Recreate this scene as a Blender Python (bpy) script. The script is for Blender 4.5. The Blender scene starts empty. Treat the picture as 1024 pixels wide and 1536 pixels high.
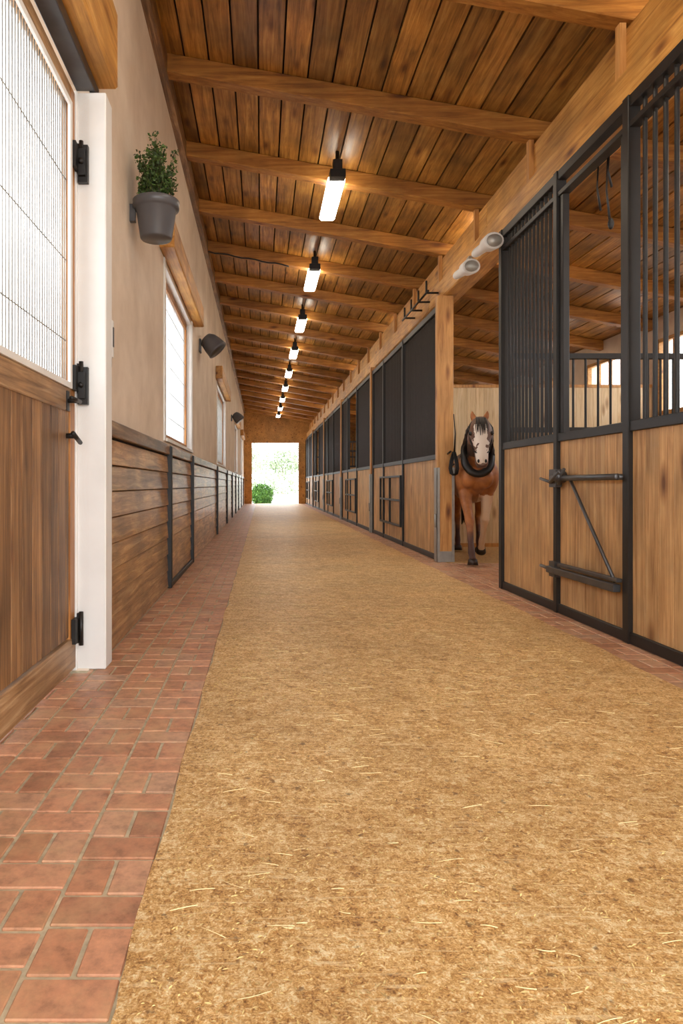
import bpy, math, random
from mathutils import Vector, Matrix, Euler
random.seed(7)
R=random.random
def U(a,b): return a+(b-a)*random.random()
scene=bpy.context.scene
def srgb(r,g,b):
    def f(c):
        c/=255.0
        return c/12.92 if c<=0.04045 else ((c+0.055)/1.055)**2.4
    return (f(r),f(g),f(b),1.0)

# ---------------------------------------------------------------- materials
def newmat(name):
    m=bpy.data.materials.new(name); m.use_nodes=True
    nt=m.node_tree; p=nt.nodes['Principled BSDF']
    return m,nt,p
def N(nt,t,**kw):
    n=nt.nodes.new(t)
    for k,v in kw.items(): setattr(n,k,v)
    return n
def L(nt,a,b): nt.links.new(a,b)
def ramp(nt,stops):
    r=N(nt,'ShaderNodeValToRGB'); e=r.color_ramp.elements
    while len(e)<len(stops): e.new(0.5)
    for i,(p,c) in enumerate(stops): e[i].position=p; e[i].color=c
    return r
def math_(nt,op,a,b=None,clamp=False):
    n=N(nt,'ShaderNodeMath',operation=op); n.use_clamp=clamp
    for i,v in enumerate((a,b)):
        if v is None: continue
        if isinstance(v,(int,float)): n.inputs[i].default_value=v
        else: L(nt,v,n.inputs[i])
    return n.outputs[0]
def mixc(nt,f,a,b,mode='MIX'):
    n=N(nt,'ShaderNodeMix',data_type='RGBA',blend_type=mode)
    for s,v in ((n.inputs[0],f),(n.inputs[6],a),(n.inputs[7],b)):
        if isinstance(v,(int,float)): s.default_value=v
        elif isinstance(v,tuple): s.default_value=v
        else: L(nt,v,s)
    return n.outputs[2]

def wood(name,dark,base,light,axis='Z',rough=0.55,tint=(0.75,1.2),blotch=0.35,knots=True,bump=0.25,coat=0.0,grain=22):
    m,nt,p=newmat(name)
    tc=N(nt,'ShaderNodeTexCoord'); at=N(nt,'ShaderNodeAttribute',attribute_name='rnd')
    cm=N(nt,'ShaderNodeCombineXYZ')
    L(nt,math_(nt,'MULTIPLY',at.outputs['Fac'],17.3),cm.inputs[0])
    L(nt,math_(nt,'MULTIPLY',at.outputs['Fac'],31.7),cm.inputs[1])
    L(nt,math_(nt,'MULTIPLY',at.outputs['Fac'],23.1),cm.inputs[2])
    ad=N(nt,'ShaderNodeVectorMath',operation='ADD')
    L(nt,tc.outputs['Object'],ad.inputs[0]); L(nt,cm.outputs[0],ad.inputs[1])
    mp=N(nt,'ShaderNodeMapping'); g=grain
    sc={'X':(1.5,g,g),'Y':(g,1.5,g),'Z':(g,g,1.5)}[axis]
    mp.inputs['Scale'].default_value=sc; L(nt,ad.outputs[0],mp.inputs[0])
    n1=N(nt,'ShaderNodeTexNoise'); n1.inputs['Scale'].default_value=1.0; n1.inputs['Detail'].default_value=7; n1.inputs['Distortion'].default_value=0.6
    n1.inputs['Roughness'].default_value=0.68
    L(nt,mp.outputs[0],n1.inputs['Vector'])
    r=ramp(nt,[(0.30,dark),(0.5,base),(0.70,light)]); L(nt,n1.outputs['Fac'],r.inputs[0])
    col=r.outputs[0]
    n2=N(nt,'ShaderNodeTexNoise'); n2.inputs['Scale'].default_value=2.6; n2.inputs['Detail'].default_value=5
    L(nt,ad.outputs[0],n2.inputs['Vector'])
    bl=ramp(nt,[(0.3,(1-blotch,)*3+(1,)),(0.7,(1+blotch*0.35,)*3+(1,))]); L(nt,n2.outputs['Fac'],bl.inputs[0])
    col=mixc(nt,1.0,col,bl.outputs[0],'MULTIPLY')
    if knots:
        mk=N(nt,'ShaderNodeMapping')
        ks={'X':(1.6,5,5),'Y':(5,1.6,5),'Z':(5,5,1.6)}[axis]
        mk.inputs['Scale'].default_value=ks; L(nt,ad.outputs[0],mk.inputs[0])
        v=N(nt,'ShaderNodeTexVoronoi'); v.inputs['Scale'].default_value=1.0; L(nt,mk.outputs[0],v.inputs['Vector'])
        kr=ramp(nt,[(0.05,(0.22,0.12,0.07,1)),(0.15,(0.72,0.62,0.54,1)),(0.23,(1,1,1,1))]); L(nt,v.outputs['Distance'],kr.inputs[0])
        col=mixc(nt,0.95,col,kr.outputs[0],'MULTIPLY')
    hs=N(nt,'ShaderNodeHueSaturation'); L(nt,col,hs.inputs['Color'])
    mo=math_(nt,'MULTIPLY_ADD',at.outputs['Fac'],tint[1]-tint[0]); mo.node.inputs[2].default_value=tint[0]
    L(nt,mo,hs.inputs['Value'])
    L(nt,hs.outputs[0],p.inputs['Base Color'])
    p.inputs['Roughness'].default_value=rough
    p.inputs['Coat Weight'].default_value=coat; p.inputs['Coat Roughness'].default_value=0.25
    b=N(nt,'ShaderNodeBump'); b.inputs['Strength'].default_value=bump; b.inputs['Distance'].default_value=0.01
    L(nt,n1.outputs['Fac'],b.inputs['Height']); L(nt,b.outputs[0],p.inputs['Normal'])
    return m
def plain(name,col,rough=0.5,metal=0.0,noise=0.12,scale=8.0,bump=0.1):
    m,nt,p=newmat(name)
    tc=N(nt,'ShaderNodeTexCoord'); n=N(nt,'ShaderNodeTexNoise'); n.inputs['Scale'].default_value=scale; n.inputs['Detail'].default_value=5
    L(nt,tc.outputs['Object'],n.inputs['Vector'])
    lo=tuple(c*(1-noise) for c in col[:3])+(1,); hi=tuple(min(1,c*(1+noise)) for c in col[:3])+(1,)
    r=ramp(nt,[(0.3,lo),(0.7,hi)]); L(nt,n.outputs['Fac'],r.inputs[0]); L(nt,r.outputs[0],p.inputs['Base Color'])
    p.inputs['Roughness'].default_value=rough; p.inputs['Metallic'].default_value=metal
    if bump:
        b=N(nt,'ShaderNodeBump'); b.inputs['Strength'].default_value=bump; b.inputs['Distance'].default_value=0.01
        L(nt,n.outputs['Fac'],b.inputs['Height']); L(nt,b.outputs[0],p.inputs['Normal'])
    return m

M={}
M['ceil']=wood('ceiling_boards',srgb(104,64,20),srgb(168,114,48),srgb(206,156,80),'Y',0.4,(0.6,1.2),0.45,True,0.25,0.15,grain=26)
M['beam']=wood('beam_wood_x',srgb(128,76,24),srgb(174,114,46),srgb(202,146,70),'X',0.5,(0.85,1.08),0.3,True,0.2,grain=28)
M['beamY']=wood('beam_wood_y',srgb(150,98,38),srgb(196,140,68),srgb(218,168,94),'Y',0.5,(0.85,1.08),0.3,True,0.2,grain=28)
M['stall']=wood('stall_boards',srgb(160,114,68),srgb(208,162,108),srgb(230,190,138),'Z',0.55,(0.84,1.06),0.3,True,0.2,grain=34)
M['post']=wood('post_wood',srgb(156,102,48),srgb(198,142,78),srgb(216,164,100),'Z',0.5,(0.9,1.05),0.15,True,0.2)
M['pale']=wood('pale_panel',srgb(194,160,114),srgb(222,194,150),srgb(234,210,172),'Z',0.55,(0.92,1.05),0.1,True,0.1)
M['wains']=wood('wainscot_boards',srgb(104,68,36),srgb(176,128,78),srgb(228,186,130),'Y',0.32,(0.8,1.2),0.45,False,0.8,0.3,grain=26)
M['cap']=wood('wainscot_cap',srgb(74,46,28),srgb(138,98,64),srgb(204,168,124),'Y',0.33,(0.8,1.1),0.5,False,0.9,0.2)
M['door']=wood('door_boards',srgb(84,56,32),srgb(138,100,62),srgb(176,134,90),'Z',0.48,(0.70,1.2),0.4,True,0.3,grain=30)
M['doorf']=wood('door_frame_wood',srgb(122,74,30),srgb(170,112,54),srgb(196,138,76),'Z',0.45,(0.9,1.1),0.15,False,0.2)
M['doory']=wood('door_rail_wood',srgb(116,82,50),srgb(172,132,90),srgb(210,176,134),'Y',0.45,(0.9,1.1),0.4,False,0.3,grain=30)
M['black']=plain('black_steel',srgb(32,29,27),0.45,0.2,0.15,12,0.05)
M['bars']=plain('bronze_black_bars',srgb(42,33,26),0.5,0.1,0.15,12,0.0)
M['blackp']=plain('black_leather',srgb(20,17,16),0.45,0,0.2,20,0.1)
M['iron']=plain('grey_iron',srgb(92,92,94),0.4,0.8,0.15,10,0.05)
M['wire']=plain('screen_wire',srgb(112,118,122),0.5,0.2,0.1,10,0.0)
M['galv']=plain('galvanised_steel',srgb(160,158,152),0.4,0.5,0.12,10,0.05)
M['white']=plain('white_paint',srgb(228,226,222),0.5,0,0.05,4,0.05)
M['plasticg']=plain('grey_plastic',srgb(84,83,86),0.35,0,0.06,6,0.0)
M['soil']=plain('potting_soil',srgb(52,38,28),0.9,0,0.4,40,0.5)
M['dark']=plain('dark_backing',srgb(36,22,12),0.9,0,0.2,6,0)
M['stallfloor']=plain('stall_bedding',srgb(190,150,96),0.95,0,0.3,25,0.4)

def plaster():
    m,nt,p=newmat('warm_plaster')
    tc=N(nt,'ShaderNodeTexCoord'); n=N(nt,'ShaderNodeTexNoise'); n.inputs['Scale'].default_value=1.6; n.inputs['Detail'].default_value=8; n.inputs['Roughness'].default_value=0.6
    L(nt,tc.outputs['Object'],n.inputs['Vector'])
    r=ramp(nt,[(0.3,srgb(202,182,160)),(0.7,srgb(230,214,194))]); L(nt,n.outputs['Fac'],r.inputs[0]); L(nt,r.outputs[0],p.inputs['Base Color'])
    n2=N(nt,'ShaderNodeTexNoise'); n2.inputs['Scale'].default_value=40; n2.inputs['Detail'].default_value=6; L(nt,tc.outputs['Object'],n2.inputs['Vector'])
    b=N(nt,'ShaderNodeBump'); b.inputs['Strength'].default_value=0.4; b.inputs['Distance'].default_value=0.006
    L(nt,n2.outputs['Fac'],b.inputs['Height']); L(nt,b.outputs[0],p.inputs['Normal']); p.inputs['Roughness'].default_value=0.85
    return m
M['plaster']=plaster()
def brick():
    m,nt,p=newmat('terracotta_pavers')
    tc=N(nt,'ShaderNodeTexCoord'); at=N(nt,'ShaderNodeAttribute',attribute_name='rnd')
    n=N(nt,'ShaderNodeTexNoise'); n.inputs['Scale'].default_value=22; n.inputs['Detail'].default_value=8; n.inputs['Roughness'].default_value=0.7
    L(nt,tc.outputs['Object'],n.inputs['Vector'])
    r=ramp(nt,[(0.0,srgb(166,116,88)),(0.35,srgb(184,130,98)),(0.7,srgb(198,144,112)),(1.0,srgb(188,148,120))]); L(nt,at.outputs['Fac'],r.inputs[0])
    bl=ramp(nt,[(0.32,(0.62,0.62,0.62,1)),(0.5,(1,1,1,1)),(0.68,(1.25,1.24,1.22,1))]); L(nt,n.outputs['Fac'],bl.inputs[0])
    col=mixc(nt,1.0,r.outputs[0],bl.outputs[0],'MULTIPLY')
    # sandy dust settled on the pavers
    n3=N(nt,'ShaderNodeTexNoise'); n3.inputs['Scale'].default_value=5; n3.inputs['Detail'].default_value=7; n3.inputs['Roughness'].default_value=0.7
    L(nt,tc.outputs['Object'],n3.inputs['Vector'])
    dr=ramp(nt,[(0.45,(0,0,0,1)),(0.7,(0.6,0.6,0.6,1))]); L(nt,n3.outputs['Fac'],dr.inputs[0])
    col=mixc(nt,dr.outputs[0],col,srgb(206,168,126))
    L(nt,col,p.inputs['Base Color'])
    p.inputs['Roughness'].default_value=0.45
    p.inputs['Coat Weight'].default_value=0.12; p.inputs['Coat Roughness'].default_value=0.35
    b=N(nt,'ShaderNodeBump'); b.inputs['Strength'].default_value=0.35; b.inputs['Distance'].default_value=0.004
    L(nt,n.outputs['Fac'],b.inputs['Height']); L(nt,b.outputs[0],p.inputs['Normal'])
    return m
M['brick']=brick()
M['mortar']=plain('mortar',srgb(186,174,148),0.9,0,0.25,30,0.3)
def matmat():
    m,nt,p=newmat('sawdust_mat')
    tc=N(nt,'ShaderNodeTexCoord')
    def noise(s,d,r=0.6,dist=0.0,vec=None):
        n=N(nt,'ShaderNodeTexNoise'); n.inputs['Scale'].default_value=s; n.inputs['Detail'].default_value=d; n.inputs['Roughness'].default_value=r; n.inputs['Distortion'].default_value=dist
        L(nt,vec or tc.outputs['Object'],n.inputs['Vector']); return n.outputs['Fac']
    a=noise(60,6,0.8,0.5); b_=noise(11,7,0.75); c=noise(1.5,5,0.6); d=noise(190,2,0.6)
    s=math_(nt,'ADD',math_(nt,'MULTIPLY',a,0.52),math_(nt,'MULTIPLY',b_,0.26))
    s=math_(nt,'ADD',s,math_(nt,'MULTIPLY',d,0.22))
    r=ramp(nt,[(0.40,srgb(124,80,34)),(0.455,srgb(190,140,76)),(0.515,srgb(226,182,114)),(0.59,srgb(255,238,194))]); L(nt,s,r.inputs[0])
    bl=ramp(nt,[(0.3,(0.82,0.79,0.75,1)),(0.65,(1.08,1.08,1.08,1))]); L(nt,c,bl.inputs[0])
    col=mixc(nt,1.0,r.outputs[0],bl.outputs[0],'MULTIPLY')
    for rot,sc in ((0.3,(6,70,5)),(-0.5,(7,80,5))):
        mp=N(nt,'ShaderNodeMapping'); mp.inputs['Scale'].default_value=sc; mp.inputs['Rotation'].default_value=(0,0,rot); L(nt,tc.outputs['Object'],mp.inputs[0])
        fb=noise(1.0,3,0.6,0.8,mp.outputs[0])
        fr=ramp(nt,[(0.60,(0,0,0,1)),(0.68,(1,1,1,1))]); L(nt,fb,fr.inputs[0])
        col=mixc(nt,math_(nt,'MULTIPLY',fr.outputs[0],0.5),col,srgb(252,228,178))
    sp=noise(24,3,0.6); sr=ramp(nt,[(0.29,(1,1,1,1)),(0.35,(0,0,0,1))]); L(nt,sp,sr.inputs[0])
    col=mixc(nt,math_(nt,'MULTIPLY',sr.outputs[0],0.7),col,srgb(104,70,38))
    L(nt,col,p.inputs['Base Color'])
    p.inputs['Roughness'].default_value=0.6
    p.inputs['Coat Weight'].default_value=0.22; p.inputs['Coat Roughness'].default_value=0.4
    b=N(nt,'ShaderNodeBump'); b.inputs['Strength'].default_value=1.0; b.inputs['Distance'].default_value=0.012
    L(nt,s,b.inputs['Height']); L(nt,b.outputs[0],p.inputs['Normal'])
    return m
M['mat']=matmat()
M['straw']=plain('straw',srgb(244,220,164),0.6,0,0.15,10,0)
M['chip']=plain('wood_chips',srgb(232,194,132),0.7,0,0.45,9,0)
def leafm(name,a,b):
    m,nt,p=newmat(name)
    at=N(nt,'ShaderNodeAttribute',attribute_name='rnd')
    r=ramp(nt,[(0,a),(1,b)]); L(nt,at.outputs['Fac'],r.inputs[0]); L(nt,r.outputs[0],p.inputs['Base Color'])
    p.inputs['Roughness'].default_value=0.6
    return m
M['leaf']=leafm('potted_leaves',srgb(30,46,18),srgb(78,104,40))
M['bush']=leafm('bush_leaves',srgb(36,76,14),srgb(90,138,46))
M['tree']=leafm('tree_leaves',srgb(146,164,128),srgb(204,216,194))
M['stem']=plain('stems',srgb(70,60,34),0.7)
M['bark']=plain('pale_bark',srgb(180,172,158),0.8)
M['gravel']=plain('pale_gravel',srgb(212,206,200),0.9,0,0.15,3,0.1)
def glass(name,tr):
    m,nt,p=newmat(name)
    nt.nodes.remove(p); out=nt.nodes['Material Output']
    t=N(nt,'ShaderNodeBsdfTransparent'); t.inputs[0].default_value=(0.97,0.98,1,1)
    d=N(nt,'ShaderNodeBsdfTranslucent'); d.inputs[0].default_value=(0.9,0.93,0.95,1)
    g=N(nt,'ShaderNodeBsdfGlossy'); g.inputs['Roughness'].default_value=0.08
    mx=N(nt,'ShaderNodeMixShader'); 
    tc=N(nt,'ShaderNodeTexCoord'); w=N(nt,'ShaderNodeTexWave',bands_direction='Y'); w.inputs['Scale'].default_value=7.0; w.inputs['Distortion'].default_value=1.2
    w.inputs['Detail'].default_value=1
    L(nt,tc.outputs['Object'],w.inputs['Vector'])
    r=ramp(nt,[(0.2,(tr-0.3,)*3+(1,)),(0.8,(min(1,tr+0.2),)*3+(1,))]); L(nt,w.outputs['Fac'],r.inputs[0]); L(nt,r.outputs[0],mx.inputs[0])
    L(nt,d.outputs[0],mx.inputs[1]); L(nt,t.outputs[0],mx.inputs[2])
    m2=N(nt,'ShaderNodeMixShader'); m2.inputs[0].default_value=0.06
    L(nt,mx.outputs[0],m2.inputs[1]); L(nt,g.outputs[0],m2.inputs[2]); L(nt,m2.outputs[0],out.inputs[0])
    return m
M['glass']=glass('reeded_glass',0.6)
def emit(name,col,s):
    m,nt,p=newmat(name)
    p.inputs['Base Color'].default_value=(1,1,1,1)
    p.inputs['Emission Color'].default_value=col; p.inputs['Emission Strength'].default_value=s
    return m
M['tube']=emit('lamp_tube',(1.0,0.90,0.73,1),22.0)

# ---------------------------------------------------------------- mesh builder
def root(name,loc=(0,0,0),rotz=0):
    e=bpy.data.objects.new(name,None); e.empty_display_size=0.2
    scene.collection.objects.link(e); e.location=loc; e.rotation_euler=(0,0,rotz)
    return e
class MB:
    def __init__(s): s.v=[];s.f=[];s.m=[];s.r=[];s.sm=[]
    def add(s,vs,fs,mat=0,rnd=None,smooth=False):
        o=len(s.v); rnd=R() if rnd is None else rnd
        s.v+= [tuple(v) for v in vs]; s.r+=[rnd]*len(vs)
        for f in fs: s.f.append(tuple(o+i for i in f)); s.m.append(mat); s.sm.append(smooth)
    def hexa(s,p,mat=0,rnd=None):
        s.add(p,[(0,3,2,1),(4,5,6,7),(0,1,5,4),(1,2,6,5),(2,3,7,6),(3,0,4,7)],mat,rnd)
    def box(s,x0,x1,y0,y1,z0,z1,mat=0,rnd=None):
        if x0>x1:x0,x1=x1,x0
        if y0>y1:y0,y1=y1,y0
        if z0>z1:z0,z1=z1,z0
        s.hexa([(x0,y0,z0),(x1,y0,z0),(x1,y1,z0),(x0,y1,z0),(x0,y0,z1),(x1,y0,z1),(x1,y1,z1),(x0,y1,z1)],mat,rnd)
    def cyl(s,p0,p1,r0,r1=None,seg=12,mat=0,rnd=None,smooth=True,caps=True):
        r1=r0 if r1 is None else r1
        s.sweep([(p0,r0,r0),(p1,r1,r1)],seg,mat,rnd,smooth,caps)
    def sweep(s,st,seg=12,mat=0,rnd=None,smooth=True,caps=True,up=None):
        n=len(st); P=[Vector(a[0]) for a in st]; vs=[]
        for i in range(n):
            d=(P[min(i+1,n-1)]-P[max(i-1,0)]).normalized()
            if up is not None: ux=Vector(up)
            else: ux=Vector((1,0,0)) if abs(d.x)<0.9 else Vector((0,1,0))
            a=(ux-d*ux.dot(d)).normalized(); b=d.cross(a)
            for k in range(seg):
                t=2*math.pi*k/seg
                vs.append(P[i]+a*math.cos(t)*st[i][1]+b*math.sin(t)*st[i][2])
        fs=[]
        for i in range(n-1):
            for k in range(seg):
                k2=(k+1)%seg
                fs.append((i*seg+k,i*seg+k2,(i+1)*seg+k2,(i+1)*seg+k))
        if caps:
            fs.append(tuple(reversed(range(seg)))); fs.append(tuple((n-1)*seg+k for k in range(seg)))
        s.add(vs,fs,mat,rnd,smooth)
    def ball(s,c,rx,ry=None,rz=None,seg=14,rings=9,mat=0,z0=-1,z1=1):
        ry=ry or rx; rz=rz or rx
        a0=math.asin(z0); a1=math.asin(z1)
        vs=[];fs=[]
        for i in range(rings+1):
            a=a0+(a1-a0)*i/rings
            for k in range(seg):
                t=2*math.pi*k/seg
                vs.append((c[0]+rx*math.cos(a)*math.cos(t)*1.0001,c[1]+ry*math.cos(a)*math.sin(t),c[2]+rz*math.sin(a)))
        for i in range(rings):
            for k in range(seg):
                k2=(k+1)%seg; fs.append((i*seg+k,i*seg+k2,(i+1)*seg+k2,(i+1)*seg+k))
        s.add(vs,fs,mat,None,True)
    def lathe(s,c,prof,seg=24,mat=0):
        vs=[];fs=[]
        for r,z in prof:
            for k in range(seg):
                t=2*math.pi*k/seg; vs.append((c[0]+r*math.cos(t),c[1]+r*math.sin(t),c[2]+z))
        n=len(prof)
        for i in range(n-1):
            for k in range(seg):
                k2=(k+1)%seg; fs.append((i*seg+k,i*seg+k2,(i+1)*seg+k2,(i+1)*seg+k))
        s.add(vs,fs,mat,None,True)
    def build(s,name,mats,parent=None,bevel=0,center=True,local=False,fix=False):
        me=bpy.data.meshes.new(name)
        if center and not local:
            lo=[min(v[i] for v in s.v) for i in range(3)]; hi=[max(v[i] for v in s.v) for i in range(3)]
            c=Vector([(lo[i]+hi[i])/2 for i in range(3)])
        else: c=Vector((0,0,0))
        me.from_pydata([tuple(Vector(v)-c) for v in s.v],[],s.f)
        for mt in mats: me.materials.append(mt)
        me.polygons.foreach_set('material_index',s.m); me.polygons.foreach_set('use_smooth',s.sm)
        at=me.attributes.new('rnd','FLOAT','POINT'); at.data.foreach_set('value',s.r)
        me.update()
        ob=bpy.data.objects.new(name,me); scene.collection.objects.link(ob)
        if parent:
            ob.parent=parent; ob.location=c if local else c-parent.location
        else: ob.location=c
        if bevel:
            b=ob.modifiers.new('bevel','BEVEL'); b.width=bevel; b.segments=1; b.limit_method='ANGLE'; b.angle_limit=math.radians(50)
        return ob

Y0,Y1=-3.0,35.0
XL,XR=-0.9,6.3
XF=2.33
def zb(x): return 4.78-0.18*(x+0.9)      # underside of cross beams
def zc(x): return zb(x)+0.17             # underside of ceiling boards

# ---------------------------------------------------------------- ground + floor
b=MB(); b.box(-60,60,-30,110,-0.35,-0.14)
b.build('ground_outside',[M['gravel']])
b=MB(); b.box(-1.2,XR+0.3,Y0,Y1+0.3,-0.14,-0.005); fl=b.build('floor',[M['mortar']])
b=MB()
WZ0,WZ1=1.42,3.12
DY0,DY1=1.45,3.60
def pavers(x0,cols,w,ystart,yend=Y1):
    g=0.011
    for c in range(cols):
        y=ystart-(0.14 if c%2 else 0); xa=x0+c*w
        t=0
        while y<yend-0.02:
            ymid=y+0.06
            lim=-9 if (DY0<ymid<DY1-0.05) else -0.928
            h=0.115 if t%2==0 else 0.155
            cells=[(xa,xa+w)] if t%2==0 else [(xa,xa+w/2),(xa+w/2,xa+w)]
            for (u,v) in cells:
                u2=max(u+g/2,lim); v2=v-g/2
                if v2-u2>0.01: b.box(u2,v2,y+g/2,min(y+h-g/2,yend),-0.03,U(-0.001,0.0012))
            y+=h; t+=1
pavers(-1.107,4,0.2065,0.3)
pavers(2.045,1,0.2,0.3)
pavers(2.245,1,0.13,0.3)
pavers(2.375,5,0.2,6.55,8.5)
b.build('brick_pavers',[M['brick']],bevel=0.003)
b=MB()
nx,ny=10,260; vs=[];fs=[]
ya,yb=0.35,Y1-0.05
for j in range(ny+1):
    t=j/ny; y=ya+(yb-ya)*t**1.6
    xl=-0.282+0.006*math.sin(y*7)+U(-0.003,0.003); xr=2.06+0.01*math.sin(y*5)+U(-0.006,0.006)
    for i in range(nx+1):
        x=xl+(xr-xl)*i/nx
        vs.append((x,y,0.012 if 0<i<nx else 0.002))
for j in range(ny):
    for i in range(nx):
        a=j*(nx+1)+i; fs.append((a,a+1,a+nx+2,a+nx+1))
b.add(vs,fs,0,0.5,True)
ob=b.build('sawdust_mat',[M['mat']])
b=MB()
for i in range(16000):
    y=0.9+6*R()**1.7; x=U(-0.24,1.80); s=U(0.0015,0.004)*(1 if y<3 else 1.5); a=U(0,6.28)
    ca,sa=math.cos(a),math.sin(a); l=s*U(1,2.6)
    z=0.0125
    b.add([(x-l*ca,y-l*sa,z),(x+s*.6*sa,y-s*.6*ca,z+s*.3),(x+l*ca,y+l*sa,z+s*.5),(x-s*.6*sa,y+s*.6*ca,z+s*.6)],[(0,1,2),(0,2,3)],0)
for i in range(300):
    y=1.0+5*R()**1.5; x=U(-0.19,1.76); l=U(0.012,0.04); a=U(-0.7,0.35); w=U(0.0007,0.0015)
    cv=U(-0.003,0.003); pts=[]
    for k in range(4):
        t=k/3-0.5; px=x+l*t*2*math.cos(a)-cv*(1-4*t*t)*math.sin(a); py=y+l*t*2*math.sin(a)+cv*(1-4*t*t)
        pts.append(((px,py,0.0145+0.0004*k),w,w))
    b.sweep(pts,4,1)
b.build('loose_straw_and_chips',[M['chip'],M['straw']])
b=MB()
b.box(2.38,XR-0.02,8.5,Y1-0.02,-0.0045,0.0); b.box(2.38,XR-0.02,Y0,6.5,-0.0045,0.0); b.box(3.38,XR-.02,6.5,8.5,-0.0045,0.0)
b.build('floor_stall',[M['stallfloor']])

# ---------------------------------------------------------------- ceiling
b=MB(); w=0.225; x=XL-0.02; th=0.03
while x<XR+0.2:
    x1=min(x+w-0.017,XR+0.25)
    nxt=6.15+3.1*math.ceil((Y0+0.1-6.15)/3.1)
    ys=[Y0]
    while nxt<Y1+0.2: ys.append(nxt); nxt+=3.1
    ys.append(Y1+0.25)
    for ya_,y2 in zip(ys[:-1],ys[1:]):
        dz=U(-0.003,0.003)
        b.hexa([(x,ya_,zc(x)+dz),(x1,ya_,zc(x1)+dz),(x1,y2-0.006,zc(x1)+dz),(x,y2-0.006,zc(x)+dz),
            (x,ya_,zc(x)+th),(x1,ya_,zc(x1)+th),(x1,y2-0.006,zc(x1)+th),(x,y2-0.006,zc(x)+th)],0)
    x+=w
xa,xb=XL-0.35,XR+0.35
b.hexa([(xa,Y0,zc(xa)+0.035),(xb,Y0,zc(xb)+0.035),(xb,Y1+0.4,zc(xb)+0.035),(xa,Y1+0.4,zc(xa)+0.035),
        (xa,Y0,zc(xa)+0.15),(xb,Y0,zc(xb)+0.15),(xb,Y1+0.4,zc(xb)+0.15),(xa,Y1+0.4,zc(xa)+0.15)],1)
b.build('ceiling',[M['ceil'],M['dark']])
beamY=[6.15+1.55*k for k in range(-5,19)]
b=MB()
for y in beamY:
    if y>Y1-0.1: continue
    xa,xb=XL-0.02,XR
    b.hexa([(xa,y-0.07,zb(xa)),(xb,y-0.07,zb(xb)),(xb,y+0.07,zb(xb)),(xa,y+0.07,zb(xa)),
            (xa,y-0.07,zc(xa)),(xb,y-0.07,zc(xb)),(xb,y+0.07,zc(xb)),(xa,y+0.07,zc(xa))],0)
b.build('ceiling_beams',[M['beam']],bevel=0.008)
b=MB(); b.box(-0.93,-0.86,Y0,Y1,zb(-0.9)-0.05,zb(-0.9)+0.15); b.build('trim_ceiling_left',[M['cap']])
rt=root('eaves_beam',(2.5,16,3.8))
b=MB()
yy=Y0
while yy<Y1:
    y2=min(yy+6.2,Y1); b.box(2.36,2.62,yy,y2-0.004,3.45,3.70,0); yy=y2
b.build('lower_timber',[M['beamY']],rt,bevel=0.012)
b=MB(); yy=Y0-2
while yy<Y1:
    y2=min(yy+6.2,Y1); b.box(2.5,2.72,max(yy,Y0),y2-0.004,3.70,zb(2.72),0); yy=y2
b.build('upper_timber',[M['beamY']],rt,bevel=0.006)
b=MB()
for y in beamY:
    if y<Y1-0.1: b.box(2.455,2.5,y-0.03,y+0.03,3.70,zb(2.5),0)
b.build('cleats',[M['post']],rt)

# ---------------------------------------------------------------- left wall
wins=[(6.4,8.8),(13.9,17.0),(23.0,25.6),(29.6,32.0)]
def wall_with_openings(b,xa,xb,y0,y1,ztop,ops):
    y=y0
    for (a,c,z0,z1) in sorted(ops):
        b.box(xa,xb,y,a,-0.1,ztop,0)
        if z0>0: b.box(xa,xb,a,c,-0.1,z0,0)
        b.box(xa,xb,a,c,z1,ztop,0); y=c
    b.box(xa,xb,y,y1,-0.1,ztop,0)
b=MB(); wall_with_openings(b,-1.2,-0.93,Y0,Y1,zc(-0.93)+0.02,[(DY0,DY1,0,3.16)]+[(a,c,WZ0,WZ1) for a,c in wins])
b.build('wall_left',[M['plaster']])
for i,(a,c) in enumerate(wins):
    rt=root('window_%d'%(i+1),(-1.05,(a+c)/2,(WZ0+WZ1)/2))
    b=MB()
    b.box(-1.19,-0.925,a,a+0.02,WZ0,WZ1,0); b.box(-1.19,-0.925,c-0.02,c,WZ0,WZ1,0)
    b.box(-1.19,-0.90,a,c,WZ0-0.0,WZ0+0.03,0); b.box(-1.19,-0.925,a+0.02,c-0.02,WZ1-0.02,WZ1,0)
    b.box(-0.93,-0.915,a-0.08,a,WZ0,WZ1+0.04); b.box(-0.93,-0.915,c,c+0.10,WZ0,WZ1+0.04)
    b.build('reveal',[M['white']],rt)
    b=MB(); f=0.07
    xa,xb=-1.04,-0.985
    y0,y1,z0,z1=a+0.02,c-0.02,WZ0+0.03,WZ1-0.02
    b.box(xa,xb,y0,y0+f,z0,z1); b.box(xa,xb,y1-f,y1,z0,z1); b.box(xa,xb,y0+f,y1-f,z0,z0+f); b.box(xa,xb,y0+f,y1-f,z1-f,z1)
    b.build('frame',[M['doorf']],rt,bevel=0.004)
    b=MB(); b.box(-1.02,-1.012,y0+f,y1-f,z0+f,z1-f); b.build('glass',[M['glass']],rt)
    b=MB(); y=y0+f+0.05
    while y<y1-f: b.cyl((-1.0,y,z0+f-0.01),(-1.0,y,z1-f+0.01),0.003,seg=5); y+=0.075
    z=z0+f+0.2
    while z<z1-f: b.cyl((-1.0,y0+0.01,z),(-1.0,y1-0.01,z),0.004,seg=5); z+=0.28
    b.build('wire_grille',[M['galv']],rt)
    b=MB(); b.box(-0.928,-0.79,a-0.35,c+0.35,3.16,3.42,0)
    b.build('lintel',[M['beamY']],rt,bevel=0.01)

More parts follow.
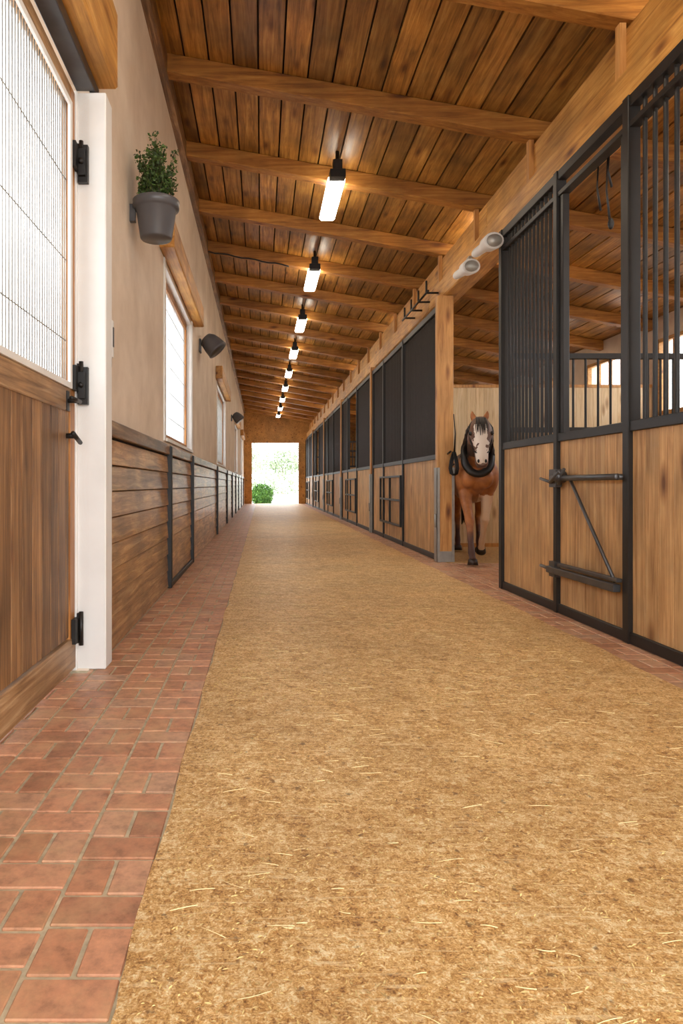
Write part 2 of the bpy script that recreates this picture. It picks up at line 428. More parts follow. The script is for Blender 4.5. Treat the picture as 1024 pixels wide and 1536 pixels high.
rt=root('wainscot_left',(-0.9,19,0.7))
posts=[6.47,8.57,13.4,17.2,20.2,23.0,26.0,29.4,32.4]
b=MB(); edges=[3.76]+posts+[Y1-0.02]
for i in range(len(edges)-1):
    a,c=edges[i]+0.03,edges[i+1]-0.03
    n=8; h=1.27/n
    for k in range(n):
        z=0.01+k*h
        j1,j2=U(-.002,.002),U(-.002,.002)
        b.hexa([(-0.93,a,z),(-0.897+j1,a,z),(-0.897+j2,c,z),(-0.93,c,z),(-0.93,a,z+h-0.006),(-0.910,a,z+h-0.006+j1),(-0.910,c,z+h-0.006+j2),(-0.93,c,z+h-0.006)],0)
b.build('boards',[M['wains']],rt,bevel=0.004)
b=MB()
for i in range(len(edges)-1):
    b.box(-0.93,-0.885,edges[i]+0.03,edges[i+1]-0.03,1.29,1.385)
b.build('cap_rail',[M['cap']],rt,bevel=0.006)
b=MB()
for y in posts: b.box(-0.93,-0.865,y-0.035,y+0.035,0.002,1.37)
b.box(-0.93,-0.87,posts[0]+0.05,posts[1]-0.05,0.002,0.05)
b.build('steel_posts',[M['black']],rt,bevel=0.004)
b=MB()
for i in range(len(edges)-1): b.box(-0.9298,-0.9285,edges[i],edges[i+1],0.002,1.3)
b.build('backing',[M['dark']],rt)

b=MB()
b.box(-1.0,-0.84,3.60,3.75,0.002,3.12)
b.box(-1.2,-0.99,3.58,3.62,0.002,3.12)
b.build('trim_door_jamb',[M['white']],bevel=0.006)
b=MB(); b.box(-0.928,-0.80,1.0,3.72,3.20,3.62); b.build('trim_door_lintel',[M['beamY']],bevel=0.012)
b=MB(); b.box(-1.0,-0.90,1.3,3.7,3.125,3.19); b.build('trim_door_head',[M['iron']],bevel=0.004)
rt=root('door_1',(-1.03,2.5,1.6))
xa,xb=-1.07,-1.0
b=MB(); y=DY0+0.11
while y<DY1-0.1:
    y2=min(y+0.125,DY1-0.115); b.box(xa+0.015,xb-0.006,y,y2-0.006,0.2,1.4); y+=0.125
b.build('lower_boards',[M['door']],rt,bevel=0.003)
b=MB(); b.box(xa,xb,DY0+0.01,DY0+0.11,0.02,3.10); b.box(xa,xb,DY1-0.115,DY1-0.025,0.02,3.10)
b.build('stiles',[M['doorf']],rt,bevel=0.005)
b=MB(); b.box(xa+.01,xa+.014,DY0+0.1,DY1-0.1,0.2,1.4); b.build('backing',[M['dark']],rt)
b=MB(); b.box(xa,xb+0.004,DY0+0.11,DY1-0.115,1.38,1.50); b.box(xa,xb,DY0+0.11,DY1-0.115,3.0,3.10)
b.box(xa,xb+0.006,DY0+0.02,DY1-0.03,0.02,0.19)
b.build('rails',[M['doory']],rt,bevel=0.005)
b=MB(); b.box(-1.05,-1.04,DY0+0.1,DY1-0.105,1.49,3.01); b.build('glass',[M['glass']],rt)
b=MB(); y=DY0+0.12
while y<DY1-0.12:
    b.cyl((-1.02,y,1.49),(-1.02,y,3.01),0.0038,seg=5); y+=0.034
z=1.75
while z<3.0:
    b.cyl((-1.02,DY0+0.1,z),(-1.02,DY1-0.105,z),0.0032,seg=5); z+=0.42
b.build('wire_screen',[M['galv']],rt)
b=MB(); b.box(xb-0.002,xb+0.012,DY1-0.15,DY1-0.112,1.5,3.0);b.box(xb-0.002,xb+0.012,DY0+.1,DY1-0.15,1.5,1.53);b.box(xb-0.002,xb+0.012,DY0+.1,DY1-0.15,2.97,3.0)
b.build('glazing_bead',[M['white']],rt)
b=MB()
for z in (0.16,1.5,2.68):
    b.box(-0.998,-0.975,3.5,3.597,z,z+0.13); b.box(-0.99,-0.96,3.575,3.597,z-0.01,z+0.15)
    b.cyl((-0.965,3.57,z-0.02),(-0.965,3.57,z+0.16),0.012,seg=8)
b.cyl((-1.0,3.42,1.43),(-0.94,3.42,1.43),0.012,seg=8); b.cyl((-0.94,3.3,1.43),(-0.94,3.46,1.43),0.011,seg=8)
b.box(-1.0,-0.99,3.40,3.44,1.38,1.48)
b.cyl((-1.0,3.42,1.25),(-0.95,3.42,1.25),0.014,seg=8); b.cyl((-0.95,3.36,1.26),(-0.95,3.5,1.22),0.012,seg=8)
for k,z in enumerate((2.62,1.43)):
    yf=3.598
    b.box(-0.985,-0.93,yf-0.03,yf,z,z+0.2); b.box(-0.975,-0.94,yf-0.05,yf-0.028,z+0.03,z+0.17); b.cyl((-0.958,yf-0.07,z+0.1),(-0.958,yf-0.03,z+0.1),0.014,seg=8)
b.build('hinges_and_handle',[M['black']],rt)

# small wall thermometer just beyond the door jamb
b=MB(); b.box(-0.93,-0.885,3.96,4.0,1.76,1.98,0); b.box(-0.885,-0.88,3.968,3.992,1.82,1.94,1); b.cyl((-0.905,3.98,1.70),(-0.905,3.98,1.76),0.013,seg=10,mat=1)
b.build('wall_thermometer',[M['white'],M['iron']],bevel=0.003)

pc=(-0.745,4.72,2.735)
rt=root('potted_plant',pc)
b=MB(); b.lathe(pc,[(0.0,0.0),(0.105,0.0),(0.112,0.01),(0.14,0.2),(0.146,0.205),(0.15,0.21),(0.162,0.215),(0.165,0.265),(0.158,0.27),(0.148,0.262),(0.143,0.22),(0.0,0.215)],32)
b.build('pot',[M['plasticg']],rt)
b=MB(); b.ball((pc[0],pc[1],pc[2]+0.215),0.143,0.143,0.03,z0=0); b.build('soil',[M['soil']],rt)
b=MB(); b.box(-0.93,-0.89,4.70,4.74,2.86,2.98); b.build('wall_bracket',[M['iron']],rt)
b=MB(); bl=MB()
for i in range(64):
    a=U(0,6.28); r=U(0,0.115); x0,y0_=pc[0]+r*math.cos(a),pc[1]+r*math.sin(a)
    h=U(0.14,0.42)*(1.0 if i%3 else 1.12); lean=U(-0.02,0.06)
    P=[Vector((x0-0.005+lean*t*t*math.cos(a)+0.012*math.sin(9*t+i),y0_+lean*t*t*math.sin(a),pc[2]+0.22+h*t)) for t in [k/7 for k in range(8)]]
    b.sweep([(p,0.003*(1-j/9),0.003*(1-j/9)) for j,p in enumerate(P)],5)
    for j in range(1,8):
        for q in range(8):
            p=P[j]+Vector((U(-.02,.02),U(-.02,.02),U(-.02,.02))); d=Vector((U(-1,1),U(-1,1),U(-0.3,1))).normalized()
            s_=d.cross(Vector((U(-1,1),U(-1,1),U(-1,1)))).normalized(); l=U(0.018,0.034); ww=l*0.38
            n_=d.cross(s_)*0.15*l
            bl.add([p,p+d*l*.5+s_*ww+n_,p+d*l,p+d*l*.5-s_*ww+n_],[(0,1,2,3)])
b.build('stems',[M['stem']],rt); bl.build('leaves',[M['leaf']],rt)

def wall_lamp(y,z):
    rt=root('wall_spotlight',(-0.8,y,z))
    b=MB(); b.box(-0.93,-0.90,y-0.07,y+0.07,z-0.1,z+0.1)
    b.cyl((-0.91,y,z+0.02),(-0.82,y,z+0.06),0.025,seg=10)
    b.build('bracket',[M['iron']],rt,bevel=0.006)
    b=MB()
    d=Vector((0.6,-0.1,-0.65)).normalized(); c=Vector((-0.81,y,z+0.10))
    st=[]
    for t,r in ((-0.05,0.03),(-0.03,0.09),(0.03,0.13),(0.12,0.15),(0.22,0.16),(0.235,0.165)): st.append((c+d*t,r,r))
    b.sweep(st,24); b.build('shade',[M['plasticg']],rt)
    b=MB(); b.sweep([(c+d*0.231,0.145,0.145),(c+d*0.241,0.14,0.14)],24); b.build('lens',[M['iron']],rt)
wall_lamp(10.0,3.08); wall_lamp(20.5,3.05)

# ---------------------------------------------------------------- end wall & right wall
b=MB(); ex0,ex1,ez=-0.50,1.95,3.2
def topz(x): return zc(x)+0.02
for (xa,xb,z0) in ((-0.93,ex0,-0.1),(ex1,XR+0.2,-0.1),(ex0,ex1,ez)):
    b.hexa([(xa,Y1,z0),(xb,Y1,z0),(xb,Y1+0.25,z0),(xa,Y1+0.25,z0),(xa,Y1,topz(xa)),(xb,Y1,topz(xb)),(xb,Y1+0.25,topz(xb)),(xa,Y1+0.25,topz(xa))],0,0.9)
b.build('wall_back',[M['beamY']])
b=MB(); b.box(ex0-0.06,ex0,Y1-0.05,Y1+0.26,-0.004,ez+0.06); b.box(ex1,ex1+0.06,Y1-0.05,Y1+0.26,-0.004,ez+0.06); b.box(ex0,ex1,Y1-0.05,Y1+0.26,ez,ez+0.06)
b.build('trim_end_doorway',[M['post']])
rw=[(3.0,4.6,2.1,3.3),(6.3,7.8,2.1,3.3),(9.0,10.6,2.1,3.3),(11.3,12.9,2.1,3.3),(14,16,2.1,3.3),(18,20,2.1,3.3),(23,25,2.1,3.3),(28,30,2.1,3.3)]
b=MB(); wall_with_openings(b,XR,XR+0.2,Y0,Y1,zc(XR)+0.0,rw); b.build('wall_right',[M['plaster']])
for i,(a,c,z0,z1) in enumerate(rw):
    b=MB(); xa,xb=XR-0.02,XR+0.06
    b.box(xa,xb,a,a+0.06,z0,z1); b.box(xa,xb,c-0.06,c,z0,z1); b.box(xa,xb,a,c,z0,z0+0.06); b.box(xa,xb,a,c,z1-0.06,z1)
    for k in range(1,4):
        y=a+(c-a)*k/4; b.box(xa+.02,xb,y-0.02,y+0.02,z0,z1)
    b.build('window_%d'%(i+5),[M['beamY']],bevel=0.004)

# ---------------------------------------------------------------- stalls right
def boards(b,y0,y1,z0,z1,x0=2.325,x1=2.36,w=0.135,mat=0):
    n=max(1,round((y1-y0)/w)); w=(y1-y0)/n
    for k in range(n): b.box(x0,x1,y0+k*w+0.002,y0+(k+1)*w-0.002,z0,z1,mat)
def bars(b,y0,y1,z0,z1,pitch=0.1,r=0.0125,x=2.345,seg=8):
    n=round((y1-y0)/pitch); 
    for k in range(1,n):
        y=y0+(y1-y0)*k/n; b.cyl((x,y,z0),(x,y,z1),r,seg=seg,caps=False)
fx0,fx1=2.305,2.375
rt=root('horse_stall_front',(2.34,3.7,1.7))
P=[0.9,2.9,4.21,5.22,6.42]
b=MB()
for i in range(4): boards(b,P[i]+0.03,P[i+1]-0.03,0.07,1.34)
b.build('boards',[M['stall']],rt,bevel=0.002)
b=MB()
for i,y in enumerate(P):
    w_=0.035 if i!=3 else 0.03
    b.box(fx0-0.01,fx1,y-w_,y+w_,0.002,3.445)
b.box(fx0,fx1,P[0],P[-1],0.002,0.075); b.box(fx0,fx1,P[0],P[-1],1.335,1.40); b.box(fx0,fx1,P[0],P[-1],3.37,3.445)
b.box(fx0,fx1,P[0],P[-1],3.24,3.28)
b.box(fx0+.01,fx1-.01,4.26,4.30,1.4,3.24);b.box(fx0+.01,fx1-.01,5.12,5.17,1.4,3.24)
b.build('steel_frame',[M['black']],rt,bevel=0.004)
b=MB(); bars(b,0.93,2.87,1.39,3.38,0.1,0.014); bars(b,2.93,4.18,1.39,3.38,0.1,0.014); bars(b,5.25,6.39,1.39,3.38,0.08,0.015)
b.build('bars',[M['black']],rt)
b=MB()
b.cyl((2.27,4.25,1.05),(2.27,5.22,1.05),0.022,seg=10); b.cyl((2.27,4.25,1.05),(2.32,4.25,1.05),0.02,seg=10)
b.box(2.25,2.30,4.27,5.28,0.31,0.36); b.box(2.26,2.30,4.25,5.1,0.375,0.40)
b.sweep([((2.285,4.93,1.03),0.012,0.012),((2.285,4.31,0.37),0.012,0.012)],8)
b.cyl((2.24,5.08,1.06),(2.31,5.08,1.06),0.045,seg=14); b.cyl((2.25,5.02,1.1),(2.25,5.2,1.02),0.016,seg=8)
b.cyl((2.25,5.2,1.02),(2.25,5.38,1.05),0.012,seg=8); b.cyl((2.26,5.08,1.0),(2.26,4.98,1.12),0.012,seg=8); b.box(2.27,2.32,5.15,5.27,0.98,1.12)
b.cyl((2.27,5.2,0.335),(2.27,5.42,0.345),0.014,seg=8); b.box(2.27,2.32,5.17,5.27,0.28,0.40)
b.build('gate_hardware',[M['iron']],rt,bevel=0.003)
b=MB()
for y,l in ((4.75,0.35),(4.6,0.25),(4.62,0.5)):
    b.sweep([((2.40,y,3.3),0.006,0.006),((2.40,y+0.02,3.3-l*.5),0.004,0.01),((2.41,y-0.01,3.3-l),0.006,0.012)],6)
b.ball((2.41,4.6,2.80),0.02,0.02,0.04)
b.box(2.39,2.42,4.5,4.85,3.28,3.32)
b.build('hanging_straps',[M['blackp']],rt)

def partition(y,ztop_wood,ztop_bars,name='stall_partition',xa=2.50,xb=6.28,mat='stall'):
    rt=root(name,((xa+xb)/2,y,1))
    b=MB(); n=28; w=(xb-xa)/n
    for k in range(n): b.box(xa+k*w+.0015,xa+(k+1)*w-.0015,y-0.02,y+0.02,0.05,ztop_wood)
    b.build('boards',[M[mat]],rt)
    b=MB(); b.box(xa,xb,y-0.03,y+0.03,0.001,0.06); b.box(xa,xb,y-0.03,y+0.03,ztop_wood,ztop_wood+0.05)
    if ztop_bars:
        b.box(xa,xb,y-0.03,y+0.03,ztop_bars-0.05,ztop_bars); k=xa+0.12
        while k<xb: b.cyl((k,y,ztop_wood+.04),(k,y,ztop_bars-.04),0.012,seg=6,caps=False); k+=0.12
    b.build('rails_and_bars',[M['black'] if ztop_bars else M['post']],rt)
partition(6.42,1.5,2.26,xa=2.40)
partition(2.9,1.5,2.26,xa=2.40)
partition(10.75,2.56,None,mat='pale')
for y in (13.97,19.2,24.5,29.8): partition(y,1.5,2.26)

segs=[8.66,13.93,19.2,24.5,29.8,34.9]
for si in range(5):
    a,c=segs[si]+0.09,segs[si+1]-0.09
    rt=root('horse_stall_front',(2.34,(a+c)/2,1.7))
    d1,d2=a+(c-a)*0.42,a+(c-a)*0.76
    b=MB()
    for u,v in ((a,d1),(d1,d2),(d2,c)): boards(b,u+0.03,v-0.03,0.07,1.34)
    b.build('boards',[M['stall']],rt,bevel=0.002)
    b=MB()
    for y in (a+0.03,d1,d2,c-0.03): b.box(fx0-0.01,fx1,y-0.03,y+0.03,0.002,3.36)
    b.box(fx0,fx1,a,c,0.002,0.075); b.box(fx0,fx1,a,c,1.335,1.40); b.box(fx0,fx1,a,c,3.28,3.36)
    g0,g1=d1+0.08,d2+0.2
    for z in (1.12,0.72,0.30): b.box(2.27,2.305,g0,g1,z,z+0.035)
    for k in range(3):
        y=g0+(g1-g0)*k/2; b.box(2.27,2.305,y-0.02,y+0.02,0.30,1.155)
    b.build('steel_frame',[M['black']],rt,bevel=0.003)
    b=MB(); 
    op = si in (1,3)
    bars(b,a+0.06,d1-0.03,1.39,3.30,0.075,0.012,seg=8)
    if not op: bars(b,d1+0.03,d2-0.03,1.39,3.30,0.075,0.012,seg=8)
    bars(b,d2+0.03,c-0.06,1.39,3.30,0.075,0.012,seg=8)
    b.build('bars',[M['bars']],rt)
for i,y in enumerate(segs[:5]):
    rt=root('wooden_post',(2.4,y,1.7))
    b=MB(); b.box(2.27,2.48,y-0.055,y+0.055,0.001,3.447); b.build('post',[M['post']],rt,bevel=0.008)
    b=MB(); zt=1.22
    b.box(2.258,2.268,y-0.065,y+0.065,0.001,zt)
    b.box(2.258,2.30,y-0.065,y-0.056,0.001,zt); b.box(2.455,2.49,y-0.065,y-0.056,0.001,zt)
    b.box(2.30,2.455,y-0.064,y-0.056,0.001,0.14)
    b.cyl((2.25,y-0.02,0.45),(2.25,y-0.02,0.62),0.014,seg=8)
    b.build('steel_guard',[M['galv']],rt,bevel=0.002)
b=MB()
b.cyl((2.40,8.594,1.40),(2.40,8.46,1.42),0.012,seg=8); b.cyl((2.44,8.594,1.24),(2.44,8.46,1.26),0.012,seg=8)
for k in range(5):
    x=2.43+0.012*k; st=[]
    for j in range(9):
        t=j/8; st.append(((x+0.045*math.sin(t*math.pi*2),8.48+0.012*k,1.42-0.30*math.sin(math.pi*t)),0.007,0.007))
    b.sweep(st,6)
b.sweep([((2.45,8.5,1.9),.006,.006),((2.47,8.5,1.65),.008,.006),((2.46,8.5,1.42),.012,.008)],6)
b.build('hanging_bridle',[M['blackp']])
b=MB()
for k in range(4):
    y=8.9+k*0.45; b.cyl((2.36,y,3.56),(2.2,y,3.56),0.014,seg=8); b.cyl((2.2,y,3.56),(2.2,y,3.72),0.014,seg=8)
b.cyl((2.2,8.8,3.56),(2.2,10.4,3.56),0.014,seg=8)
b.build('tack_rack',[M['black']])
b=MB()
pts=[((XL+0.04+t*1.3,10.72,zb(XL+t*1.3)-0.03-0.01*math.sin(t*20)),0.012,0.012) for t in [k/12 for k in range(13)]]
b.sweep(pts,8,up=(0,1,0)); b.build('beam_conduit',[M['blackp']])

for (ya,za) in ((6.30,3.31),(6.98,3.29)):
    rt=root('gooseneck_floodlight',(2.2,ya+0.4,za+0.08))
    b=MB(); p0=Vector((2.20,ya,za)); p1=Vector((2.24,ya+0.75,za+0.12)); d=(p1-p0)
    st=[(p0,0.085,0.07),(p0+d*0.03,0.095,0.08),(p0+d*0.25,0.088,0.072),(p0+d*0.4,0.055,0.05),(p0+d*0.8,0.05,0.045),(p0+d*0.9,0.04,0.04),(p1,0.02,0.02)]
    b.sweep(st,20); b.build('housing',[M['white']],rt)
    b=MB(); q=p0+d*0.7; b.cyl(q,(2.34,q.y,3.5),0.014,seg=8); b.box(2.32,2.358,q.y-0.05,q.y+0.05,3.46,3.56); b.build('bracket',[M['galv']],rt)
    b=MB(); b.sweep([(p0-d*0.012,0.07,0.056),(p0+d*0.005,0.075,0.06)],20); b.build('lens',[M['galv']],rt)

# ---------------------------------------------------------------- ceiling lamps
def tube_lamp(x,y,z=None,name='ceiling_tube_light'):
    zz=4.38 if z is None else z
    rt=root(name,(x,y+0.6,zz+0.05))
    b=MB(); b.box(x-0.095,x+0.095,y+0.10,y+1.2,zz-0.04,zz+0.03,0); ob=b.build('diffuser',[M['tube']],rt,bevel=0.02)
    b=MB(); b.box(x-0.085,x+0.085,y-0.02,y+0.10,zz-0.035,zz+0.05); b.box(x-0.06,x+0.06,y,y+1.18,zz+0.03,zz+0.05)
    for yy in (y+0.04,y+1.1): b.box(x-0.05,x+0.05,yy-0.05,yy+0.05,zz+0.05,min(zz+0.16,zc(x)-.002)); b.cyl((x,yy,zz+0.05),(x,yy,zc(x)+0.01),0.022,seg=8)
    b.build('housing',[M['blackp']],rt,bevel=0.004)
for y in (-2.6,0.2,3.0): tube_lamp(0.83,y)  # added lamps above the view, brighten the near end of the aisle
for k in range(0,9): tube_lamp(0.83,7.25+3.1*k)
for k in range(0,6): tube_lamp(2.92,6.33+1.55*(-2+3*k),4.11)  # invented fill lamps, hidden behind the eaves timber to light the stall side
for y in (-1.0,3.2): tube_lamp(4.6,y,3.6)  # extra unseen lamps over the near stalls, added as fill light

# ---------------------------------------------------------------- outside
def leafcloud(b,c,r,n,size):
    for i in range(n):
        v=Vector((random.gauss(0,1),random.gauss(0,1),random.gauss(0,1))).normalized()*(0.75+0.25*R())
        p=Vector((c[0]+v.x*r[0],c[1]+v.y*r[1],max(c[2]+v.z*r[2],-0.1)))
        d=Vector((U(-1,1),U(-1,1),U(-1,1))).normalized(); s_=d.cross(Vector((U(-1,1),U(-1,1),U(-1,1)))).normalized()
        l=size*U(0.6,1.3); b.add([p,p+d*l*.5+s_*l*.3,p+d*l,p+d*l*.5-s_*l*.3],[(0,1,2,3)])
b=MB(); leafcloud(b,(0.02,39.0,0.38),(0.68,0.6,0.7),2600,0.12)
b.ball((0.02,39.0,0.3),0.48,0.42,0.5)
b.build('garden_bush',[M['bush']])
for (x,y,h) in ((-3,72,3.2),(2.5,78,3.0),(7.5,74,3.0),(12,78,3.4),(-9,74,4)):
    rt=root('tree',(x,y,0)); b=MB(); b.cyl((x,y,-0.13),(x,y,h),0.13,0.07,seg=10); b.build('trunk',[M['bark']],rt)
    b=MB()
    for q in range(5): leafcloud(b,(x+U(-1.6,1.6),y+U(-1,1),h+U(-0.4,2.0)),(1.8,1.4,1.2),600,0.32)
    b.build('crown',[M['tree']],rt)
b=MB()
for q in range(16): leafcloud(b,(-15+2.2*q,82,0.9),(1.6,1.0,1.25),500,0.3)
b.build('hedge',[M['tree']])

# ---------------------------------------------------------------- horse
hr=root('horse',(2.76,8.56,0.0025),math.radians(-13))
def coat():
    m,nt,p=newmat('bay_horse_coat')
    tc=N(nt,'ShaderNodeTexCoord'); sp=N(nt,'ShaderNodeSeparateXYZ'); L(nt,tc.outputs['Object'],sp.inputs[0])
    x,y,z=sp.outputs
    n=N(nt,'ShaderNodeTexNoise'); n.inputs['Scale'].default_value=9; n.inputs['Detail'].default_value=5; L(nt,tc.outputs['Object'],n.inputs['Vector'])
    nf=n.outputs['Fac']
    base=ramp(nt,[(0.3,srgb(128,72,30)),(0.7,srgb(184,116,58))]); L(nt,nf,base.inputs[0])
    col=base.outputs[0]
    nz=math_(nt,'MULTIPLY',math_(nt,'SUBTRACT',nf,0.5),0.12)
    zl=math_(nt,'ADD',z,nz)
    dk=ramp(nt,[(0.30,(1,1,1,1)),(0.55,(0,0,0,1))]); L(nt,zl,dk.inputs[0])
    col=mixc(nt,dk.outputs[0],col,srgb(70,34,20))
    pl=math_(nt,'MULTIPLY',math_(nt,'GREATER_THAN',x,0.03),math_(nt,'LESS_THAN',y,0.6))
    pl=math_(nt,'MULTIPLY',pl,math_(nt,'LESS_THAN',zl,0.86))
    col=mixc(nt,pl,col,srgb(216,184,150))
    ndk=math_(nt,'MULTIPLY',math_(nt,'GREATER_THAN',y,-0.47),math_(nt,'GREATER_THAN',zl,1.34))
    ndk=math_(nt,'MULTIPLY',ndk,math_(nt,'LESS_THAN',zl,1.74))
    col=mixc(nt,math_(nt,'MULTIPLY',ndk,0.9),col,srgb(34,20,14))
    ck=math_(nt,'MULTIPLY',math_(nt,'GREATER_THAN',z,1.17),math_(nt,'LESS_THAN',y,-0.47))
    col=mixc(nt,math_(nt,'MULTIPLY',ck,0.85),col,srgb(66,38,24))
    ax=math_(nt,'ABSOLUTE',x)
    wl=math_(nt,'LESS_THAN',math_(nt,'ADD',ax,math_(nt,'MULTIPLY',nz,2.4)),0.076)
    bl=math_(nt,'MULTIPLY',wl,math_(nt,'GREATER_THAN',z,1.17))
    bl=math_(nt,'MULTIPLY',bl,math_(nt,'LESS_THAN',z,1.72))
    ln=math_(nt,'MULTIPLY_ADD',z,0.42); ln.node.inputs[2].default_value=-1.262
    bl=math_(nt,'MULTIPLY',bl,math_(nt,'LESS_THAN',y,ln))
    col=mixc(nt,bl,col,srgb(226,212,198))
    mz=math_(nt,'LESS_THAN',zl,1.25); mz=math_(nt,'MULTIPLY',mz,math_(nt,'LESS_THAN',y,-0.55))
    mz=math_(nt,'MULTIPLY',mz,math_(nt,'GREATER_THAN',z,1.1))
    col=mixc(nt,math_(nt,'MULTIPLY',mz,0.8),col,srgb(84,58,52))
    L(nt,col,p.inputs['Base Color']); p.inputs['Roughness'].default_value=0.5
    p.inputs['Sheen Weight'].default_value=0.1
    return m
b=MB()
def S(st,seg=20,up=None): b.sweep([(s[:3],s[3],s[4]) for s in st],seg,0,up=up)
S([(0,-.12,1.16,.08,.12),(0,-.06,1.15,.17,.22),(0,.08,1.13,.235,.30),(0,.3,1.13,.265,.36),(0,.6,1.10,.29,.355),(0,.95,1.09,.295,.34),(0,1.25,1.13,.275,.32),(0,1.5,1.19,.27,.30),(0,1.7,1.2,.22,.25),(0,1.82,1.2,.12,.15)],24)
S([(0,.42,1.28,.14,.26),(0,.2,1.33,.16,.27),(0,-.02,1.42,.14,.23),(0,-.2,1.53,.12,.18),(0,-.35,1.63,.10,.145),(0,-.45,1.68,.09,.11)],20)
q=1.15
S([(0,-.41,1.765,.06*q,.06*q),(0,-.46,1.74,.092*q,.10*q),(0,-.52,1.66,.115*q,.135*q),(0,-.56,1.58,.118*q,.13*q),(0,-.605,1.49,.092*q,.105*q),(0,-.645,1.40,.074*q,.082*q),(0,-.675,1.32,.068*q,.07*q),(0,-.69,1.25,.068*q,.062*q),(0,-.69,1.195,.045*q,.045*q)],20)
for sx in (-1,1):
    b.ball((sx*.105,-.50,1.56),.048,.09,.10)
    b.ball((sx*.16,.06,1.1),.12,.16,.24)
    b.ball((sx*.10,-.08,1.08),.10,.09,.13)
    b.ball((sx*.17,1.5,1.1),.15,.24,.28)
b_leg=[
 [(-.15,.1,1.15,.10,.14),(-.145,.06,.95,.09,.115),(-.13,-.04,.78,.074,.086),(-.11,-.15,.62,.056,.06),(-.10,-.20,.53,.059,.062),(-.10,-.24,.45,.045,.047),(-.095,-.32,.28,.036,.04),(-.09,-.38,.16,.045,.049),(-.085,-.41,.11,.039,.041),(-.08,-.43,.07,.048,.05)],
 [(.15,.1,1.15,.10,.14),(.145,.12,.95,.09,.115),(.13,.08,.78,.072,.086),(.11,.02,.63,.056,.06),(.10,0,.55,.06,.064),(.095,.05,.47,.045,.05),(.09,.16,.33,.036,.04),(.085,.23,.24,.045,.048),(.085,.27,.20,.039,.041),(.085,.30,.15,.05,.05)],
 [(-.17,1.5,1.1,.14,.2),(-.17,1.4,.9,.11,.14),(-.16,1.42,.76,.075,.1),(-.15,1.56,.6,.052,.068),(-.145,1.6,.53,.052,.062),(-.14,1.6,.42,.038,.045),(-.14,1.57,.26,.034,.038),(-.14,1.55,.16,.044,.048),(-.14,1.52,.11,.038,.04),(-.14,1.505,.07,.048,.05)],
 [(.17,1.5,1.1,.14,.2),(.17,1.35,.9,.11,.14),(.16,1.32,.76,.075,.1),(.15,1.40,.6,.052,.068),(.145,1.42,.53,.052,.062),(.14,1.38,.42,.038,.045),(.14,1.32,.26,.034,.038),(.14,1.28,.16,.044,.048),(.14,1.24,.11,.038,.04),(.14,1.22,.07,.048,.05)]]
for st in b_leg: S(st,16,up=(1,0,0))
for sx in (-1,1):
    S([(sx*.065,-.42,1.78,.034,.024),(sx*.078,-.43,1.83,.038,.022),(sx*.088,-.435,1.87,.025,.015),(sx*.09,-.44,1.905,.006,.006)],10)
body=b.build('body',[coat()],hr,center=False,local=True)
rm=body.modifiers.new('remesh','REMESH'); rm.mode='VOXEL'; rm.voxel_size=0.012; rm.use_smooth_shade=True
sm=body.modifiers.new('smooth','SMOOTH'); sm.iterations=8; sm.factor=0.5
M['hoof']=plain('hoof_horn',srgb(46,34,28),0.5)
b=MB()
for st,ang in zip(b_leg,(0,1,0,0)):
    h=Vector(st[-1][:3])
    if ang: b.sweep([(h+Vector((0,0,.012)),.052,.052),(h+Vector((0,.05,-.045)),.066,.066)],16)
    else: b.sweep([((h.x,h.y+.003,.085),.052,.052),((h.x,h.y-.005,0.012),.066,.07)],16)
b.build('hooves',[M['hoof']],hr,local=True)
M['hair']=wood('horse_hair',srgb(14,10,8),srgb(30,20,14),srgb(52,36,26),'Z',0.5,(0.8,1.2),0.2,False)
b=MB()
for i in range(90):
    t=R(); y=-.46+.72*t; z=1.80-.24*t; sx=1 if R()<.7 else -1; l=U(.16,.34)
    b.sweep([((0,y,z-.02),.012,.012),((sx*.09,y+U(-.02,.02),z-.03),.014,.012),((sx*(.145+.02*t),y+U(-.03,.03),z-l*.6),.012,.01),((sx*(.16+.03*t),y+U(-.03,.03),z-l),.003,.003)],6)
for i in range(18):
    x=U(-.045,.045); b.sweep([((x,-.44,1.82),.009,.009),((x*1.3,-.60,1.79),.009,.008),((x*1.6+U(-.01,.01),-.68,1.70),.006,.006),((x*1.8,-.71,1.62+U(-.04,.03)),.002,.002)],5)
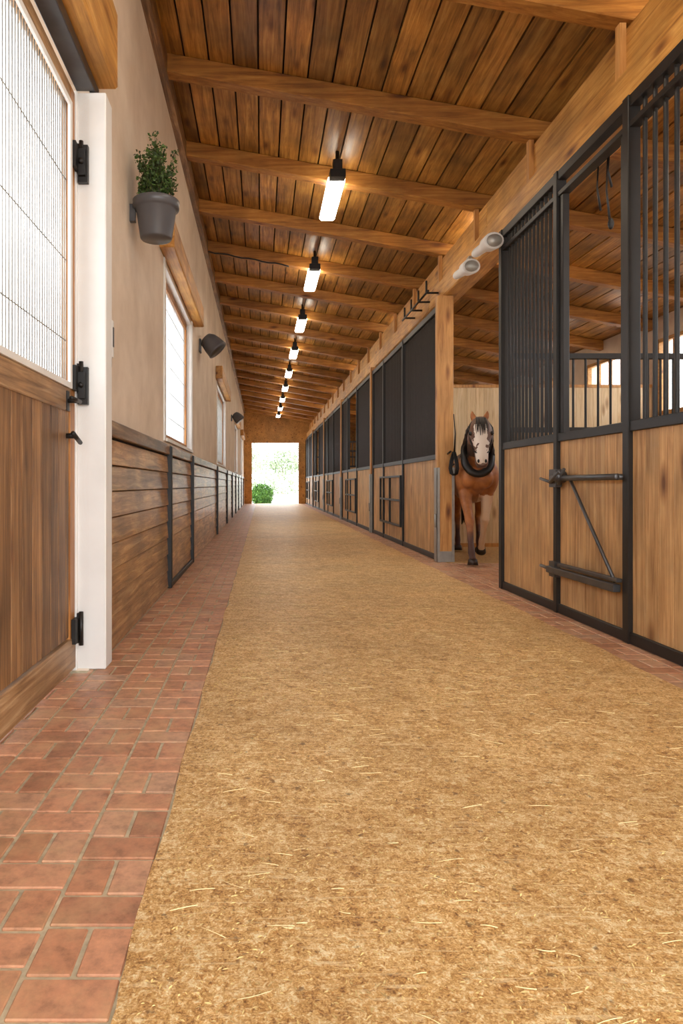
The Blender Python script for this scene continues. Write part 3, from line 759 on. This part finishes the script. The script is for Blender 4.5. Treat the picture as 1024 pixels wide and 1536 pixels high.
for i in range(24):
    x=U(-.05,.05); b.sweep([((x*.3,1.76,1.36),.015,.015),((x,1.93,1.22),.02,.02),((x*1.5,1.97,.8),.018,.018),((x*1.8,1.93,.42+U(-.05,.05)),.004,.004)],6)
b.build('mane_and_tail',[M['hair']],hr,local=True)
b=MB()
for sx in (-1,1):
    b.ball((sx*.12,-.615,1.61),.026,.028,.026); b.ball((sx*.042,-.748,1.275),.014,.014,.023)
b.box(-.035,.035,-.735,-.72,1.212,1.219)
b.build('eyes_and_nostrils',[M['blackp']],hr,local=True)
b=MB()
def ring(c,ru,rv,tilt,th=.007,w=.012,n=28):
    st=[]
    for k in range(n+1):
        a=2*math.pi*k/n
        st.append(((c[0]+ru*math.cos(a),c[1]+rv*math.sin(a)*math.cos(tilt),c[2]+rv*math.sin(a)*math.sin(tilt)),w,w*.7))
    b.sweep(st,6,up=(0,.4,1),caps=False)
ring((0,-.64,1.405),.09,.102,math.radians(22),w=.008); ring((0,-.50,1.675),.136,.155,math.radians(30),w=.009)
for sx in (-1,1): b.sweep([((sx*.138,-.52,1.67),.009,.006),((sx*.122,-.60,1.52),.009,.006),((sx*.09,-.65,1.41),.009,.006)],6)
ring((0,-.16,1.36),.17,.26,math.radians(62),w=.05)
b.build('halter',[M['blackp']],hr,local=True)

# ---------------------------------------------------------------- world + camera
w=bpy.data.worlds.new('sky'); scene.world=w; w.use_nodes=True; nt=w.node_tree
bg=nt.nodes['Background']; bg.inputs[0].default_value=(0.96,0.98,1.0,1); bg.inputs[1].default_value=5.6
cam=bpy.data.cameras.new('camera'); co=bpy.data.objects.new('camera',cam); scene.collection.objects.link(co)
co.location=(0,0,1); co.rotation_euler=(math.radians(90),0,0)
cam.sensor_fit='VERTICAL'; cam.sensor_height=36; cam.sensor_width=24; cam.lens=36*1000/1536
cam.shift_x=(512-392)/1536; cam.shift_y=-(768-727)/1536; cam.clip_start=0.05; cam.clip_end=300
scene.camera=co
scene.view_settings.view_transform='Standard'; scene.view_settings.look='None'; scene.view_settings.exposure=0.12
